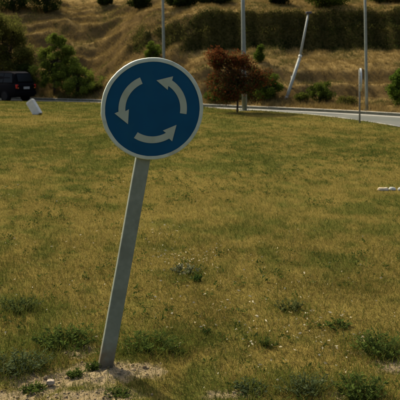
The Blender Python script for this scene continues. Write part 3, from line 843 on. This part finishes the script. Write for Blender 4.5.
lawn_blades(370000, 8.5, 21, (.025, .062), (.005, .010), 1, f0=3.5, f1=6)
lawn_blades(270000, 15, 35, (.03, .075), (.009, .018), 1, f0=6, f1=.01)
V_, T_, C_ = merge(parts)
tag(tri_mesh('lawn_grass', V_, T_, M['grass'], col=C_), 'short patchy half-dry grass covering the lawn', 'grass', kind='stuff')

# taller wispy stems
n = 2600
x, y = lawn_points(n, 2.6, 12)
P = np.stack([x, y, lawn_z(x, y)], 1)
cl = fbm(x * 1.3, y * 1.3, 221); k = (cl > .52) & (soil_mask(x, y) < .5)
P = P[k]; m = len(P)
col = mixc((.26, .22, .09), (.11, .12, .035), rng.uniform(0, 1, m))
Vb, Tb, Cb = blades(P, rng.uniform(.07, .17, m), rng.uniform(.0015, .003, m), rng.uniform(.1, .8, m), rng.uniform(0, 6.28, m), col, 2)
tag(tri_mesh('grass_stalks', Vb, Tb, M['grass'], col=Cb), 'thin taller grass stalks scattered over the lawn', 'grass', kind='stuff')

# small low broad-leaved plants among the grass
nc = 5200
x, y = lawn_points(nc, 2.6, 16)
k = (fbm(x * 1.1, y * 1.1, 231, 3) + rng.normal(0, .09, nc) > .53) & (soil_mask(x, y) < .6)
x, y = x[k], y[k]; nl = 9
tone = np.repeat(rng.uniform(0, 1, len(x)), nl); m = len(x) * nl
sz = np.repeat(rng.uniform(.5, 1.2, len(x)) * (1 + y * .03), nl)
px_, py_ = np.repeat(x, nl) + rng.normal(0, .018, m) * sz, np.repeat(y, nl) + rng.normal(0, .018, m) * sz
P = np.stack([px_, py_, lawn_z(px_, py_) + rng.uniform(.004, .03, m) * sz], 1)
a_ = rng.uniform(0, 6.28, m); D = np.stack([np.cos(a_), np.sin(a_), rng.uniform(0, 1.1, m)], 1); D /= np.linalg.norm(D, axis=1)[:, None]
Vb, Tb, Cb = leaves(P, D, rng.uniform(.015, .034, m) * sz, rng.uniform(.007, .014, m) * sz, mixc((.032, .058, .011), (.105, .125, .028), np.clip(tone * .8 + rng.normal(0.1, .15, m), 0, 1)))
tag(tri_mesh('ground_cover', Vb, Tb, M['leaf'], col=Cb), 'small low green plants speckled through the grass', 'ground cover', kind='stuff')

# longer green grass growing up round the weed patches
parts = []
for (px, py, wpx, cnt) in ((150, 346, 60, 900), (66, 342, 74, 1300), (20, 366, 60, 900), (380, 350, 66, 1200), (362, 392, 60, 800), (305, 390, 66, 800), (20, 312, 60, 900), (250, 388, 50, 400), (290, 312, 70, 500), (180, 352, 26, 200), (266, 343, 30, 200), (190, 276, 40, 300)):
    c_ = at(px, py); sd = wpx / FPX * c_.y * .36
    x = c_.x + rng.normal(0, sd, cnt); y = c_.y + rng.normal(0, sd * .8, cnt)
    k = y > 2.6; x, y = x[k], y[k]; m = len(x)
    P = np.stack([x, y, lawn_z(x, y)], 1)
    col = mixc((.070, .100, .014), (.17, .165, .035), rng.uniform(0, 1, m))
    parts.append(blades(P, rng.uniform(.03, .10, m), rng.uniform(.002, .0042, m), rng.uniform(.2, 1.8, m), rng.uniform(0, 6.28, m), col, 2))
Vb, Tb, Cb = merge(parts)
tag(tri_mesh('tufted_grass', Vb, Tb, M['grass'], col=Cb), 'longer green grass growing up round the weeds', 'grass', kind='stuff')

# pale dry flecks
n = 0; FX = []; FY = []
for (px, py, sp, cnt) in ((188, 262, 18, 90), (160, 235, 14, 26), (285, 325, 45, 95), (215, 300, 40, 45), (45, 255, 40, 26), (70, 190, 60, 30), (300, 370, 60, 40), (30, 122, 15, 8), (240, 250, 90, 50), (40, 330, 40, 20)):
    q = rng.normal(size=(cnt, 2)) * sp * np.array([1, .5])
    for a_, b_ in q:
        w_ = at(px + a_, max(112, min(420, py + b_))); FX.append(w_.x); FY.append(w_.y)
FX, FY = np.array(FX), np.array(FY); m = len(FX)
P = np.stack([FX, FY, lawn_z(FX, FY) + rng.uniform(.012, .035, m)], 1)
a_ = rng.uniform(0, 6.28, m); D = np.stack([np.cos(a_), np.sin(a_), rng.uniform(-.1, .4, m)], 1); D /= np.linalg.norm(D, axis=1)[:, None]
Vb, Tb, Cb = leaves(P, D, rng.uniform(.008, .028, m) * (1 + FY * .05), rng.uniform(.004, .013, m) * (1 + FY * .05), mixc((.60, .55, .38), (.38, .32, .17), rng.uniform(0, 1, m)))
tag(tri_mesh('dry_flecks', Vb, Tb, M['dry'], col=Cb), 'small pale dried leaves and petals scattered in the grass', 'litter', kind='stuff')

# gravel and clods on the bare soil
ico = bmesh.new(); bmesh.ops.create_icosphere(ico, subdivisions=1, radius=1)
iv = np.array([v.co[:] for v in ico.verts]); it = np.array([[v.index for v in f_.verts] for f_ in ico.faces]); ico.free()
x = rng.uniform(-1.6, 1.7, 60000); y = rng.uniform(2.6, 4.6, 60000)
sm = soil_mask(x, y); k = rng.uniform(0, 1, len(x)) < sm * .16
x, y = x[k], y[k]; m = len(x)
sz = rng.gamma(1.3, .0022, m) + .0015
P = np.stack([x, y, lawn_z(x, y) + sz * .2], 1)
scl = sz[:, None, None] * rng.uniform(.55, 1.25, (m, len(iv), 1)) * np.array([1, 1, .7]) * np.stack([rng.uniform(.7, 1.3, m), rng.uniform(.7, 1.3, m), np.ones(m)], 1)[:, None, :]
Vb = (P[:, None, :] + iv[None] * scl).reshape(-1, 3)
Tb = (np.arange(m)[:, None, None] * len(iv) + it[None]).reshape(-1, 3)
Cb = np.repeat(mixc((.42, .34, .21), (.24, .18, .10), rng.uniform(0, 1, m)), len(iv), 0)
tag(tri_mesh('soil_crumbs', Vb, Tb, M['dry'], col=Cb), 'pale crumbs and grit on the bare soil round the sign foot', 'gravel', kind='stuff')

# ------------------------------------------------------------------ weeds
def weed(px, py, pw, ph, label, c1=(.038, .066, .012), c2=(.105, .140, .030), nst=26, leaf=.035, seed=0, upright=.5):
    global rng
    keep = rng; rng = np.random.default_rng(300 + seed)
    b_ = at(px, py); d_ = b_.y * 1.04
    w_ = pw * 1.2 / FPX * d_; h_ = ph * .72 / FPX * d_; nst = int(nst * 1.5)
    b_.z = float(lawn_z(np.array([b_.x]), np.array([b_.y]))[0])
    o = empty('weed', b_, label, 'weed', 'weeds in the lawn')
    tubes = []; LP = []; LD = []; LC = []; LL = []; slim = rng.uniform(.22, .6)
    for s in range(nst):
        a_ = rng.uniform(0, 2 * math.pi); rr2 = math.sqrt(rng.uniform(0, 1))
        tipx, tipy = w_ / 2 * rr2 * math.cos(a_), w_ / 2 * .7 * rr2 * math.sin(a_)
        hh = h_ * rng.uniform(.45, 1.0) * (1 - .35 * rr2)
        root = Vector((tipx * .45 + rng.normal(0, .01), tipy * .45 + rng.normal(0, .01), -.008)); tp = Vector((tipx, tipy, hh))
        md = root.lerp(tp, .55) + Vector((0, 0, hh * .12))
        tubes.append(([root, md, tp], [.0022, .0018, .0009]))
        nl = int(rng.integers(7, 12)); tone = rng.uniform(0, 1)
        for k in range(nl):
            f_ = (k + .5) / nl
            q = root.lerp(md, f_ * 2) if f_ < .5 else md.lerp(tp, f_ * 2 - 1)
            b2 = rng.uniform(0, 2 * math.pi)
            dd = Vector((math.cos(b2), math.sin(b2), rng.uniform(-.1, .3) + upright * rng.uniform(0, 1.2))).normalized()
            LP.append(q[:]); LD.append(dd[:]); LL.append(leaf * rng.uniform(.55, 1.25) * (1.1 - .4 * f_)); LC.append(min(1, max(0, tone * .5 + f_ * .4 + rng.normal(0, .15))))
    tubes_obj('stem', tubes, new_mat('weed_stem', (.06, .078, .022), .9, 0, 0.0) if 'weed_stem' not in bpy.data.materials else bpy.data.materials['weed_stem'], o, 5)
    LL = np.array(LL)
    v_, t2, c_2 = leaves(np.array(LP), np.array(LD), LL, LL * slim * rng.uniform(.8, 1.2, len(LL)), mixc(c1, c2, np.array(LC)), .15)
    tri_mesh('leaf_mass', v_, t2, M['leaf'], o, c_2)
    rng = keep
    return o
GREY1, GREY2 = (.048, .070, .028), (.115, .140, .062)
weed(150, 350, 54, 25, 'dark green leafy weed just right of the sign post foot', nst=44, seed=1)
weed(66, 345, 62, 26, 'broad dark green weed left of the sign post', nst=48, seed=2)
weed(20, 370, 56, 30, 'grey-green weed in the lower left corner', GREY1, GREY2, 44, .032, 3)
weed(382, 354, 56, 40, 'large green weed at the right edge, upper of two', nst=56, leaf=.032, seed=4)
weed(362, 399, 50, 36, 'leafy green weed low at the right, in front of the larger one', nst=44, leaf=.03, seed=5)
weed(305, 394, 52, 26, 'grey-green low weed at the bottom right of centre', GREY1, GREY2, 40, .03, 6)
weed(250, 392, 36, 14, 'small grey-green weed at the bottom centre', GREY1, GREY2, 22, .028, 7)
weed(197, 281, 10, 10, 'tiny dark green tuft in the middle of the lawn', (.02, .05, .01), (.05, .09, .02), 14, .03, 8, .9)
weed(205.5, 333, 9, 8, 'tiny green tuft right of the leafy weed by the post', (.02, .05, .01), (.05, .09, .02), 10, .022, 9, .9)
weed(179, 354, 12, 7, 'little green weed at the right tip of the leafy weed', nst=12, leaf=.022, seed=10)
weed(266, 346, 16, 13, 'small green weed in dry grass right of centre', nst=14, leaf=.022, seed=11)
weed(76, 377, 16, 9, 'small green weed on bare soil left of the post foot', nst=18, leaf=.024, seed=12)
weed(34, 389, 22, 9, 'small green weed behind the pale pinkish stone', nst=20, leaf=.026, seed=13)
weed(93, 369, 17, 11, 'sparse green weed touching the foot of the sign post', nst=16, leaf=.022, seed=14)
weed(290, 311, 30, 15, 'faint olive weed with thin leaves right of centre', (.06, .075, .02), (.12, .13, .045), 20, .026, 15, 1.2)
weed(337, 327, 26, 9, 'flat green weed left of the large right-edge weed', nst=16, leaf=.026, seed=16)
weed(185, 273, 26, 13, 'pale grey-green weed left of the tiny dark tuft', (.08, .09, .045), (.17, .18, .10), 16, .035, 17, .8)
weed(20, 310, 40, 22, 'wispy green weed at the left edge above the corner weed', (.05, .07, .02), (.10, .12, .035), 26, .03, 18, 1.2)
weed(118, 394, 26, 7, 'flat green weed in the shadow of the sign post', nst=26, leaf=.024, seed=19)
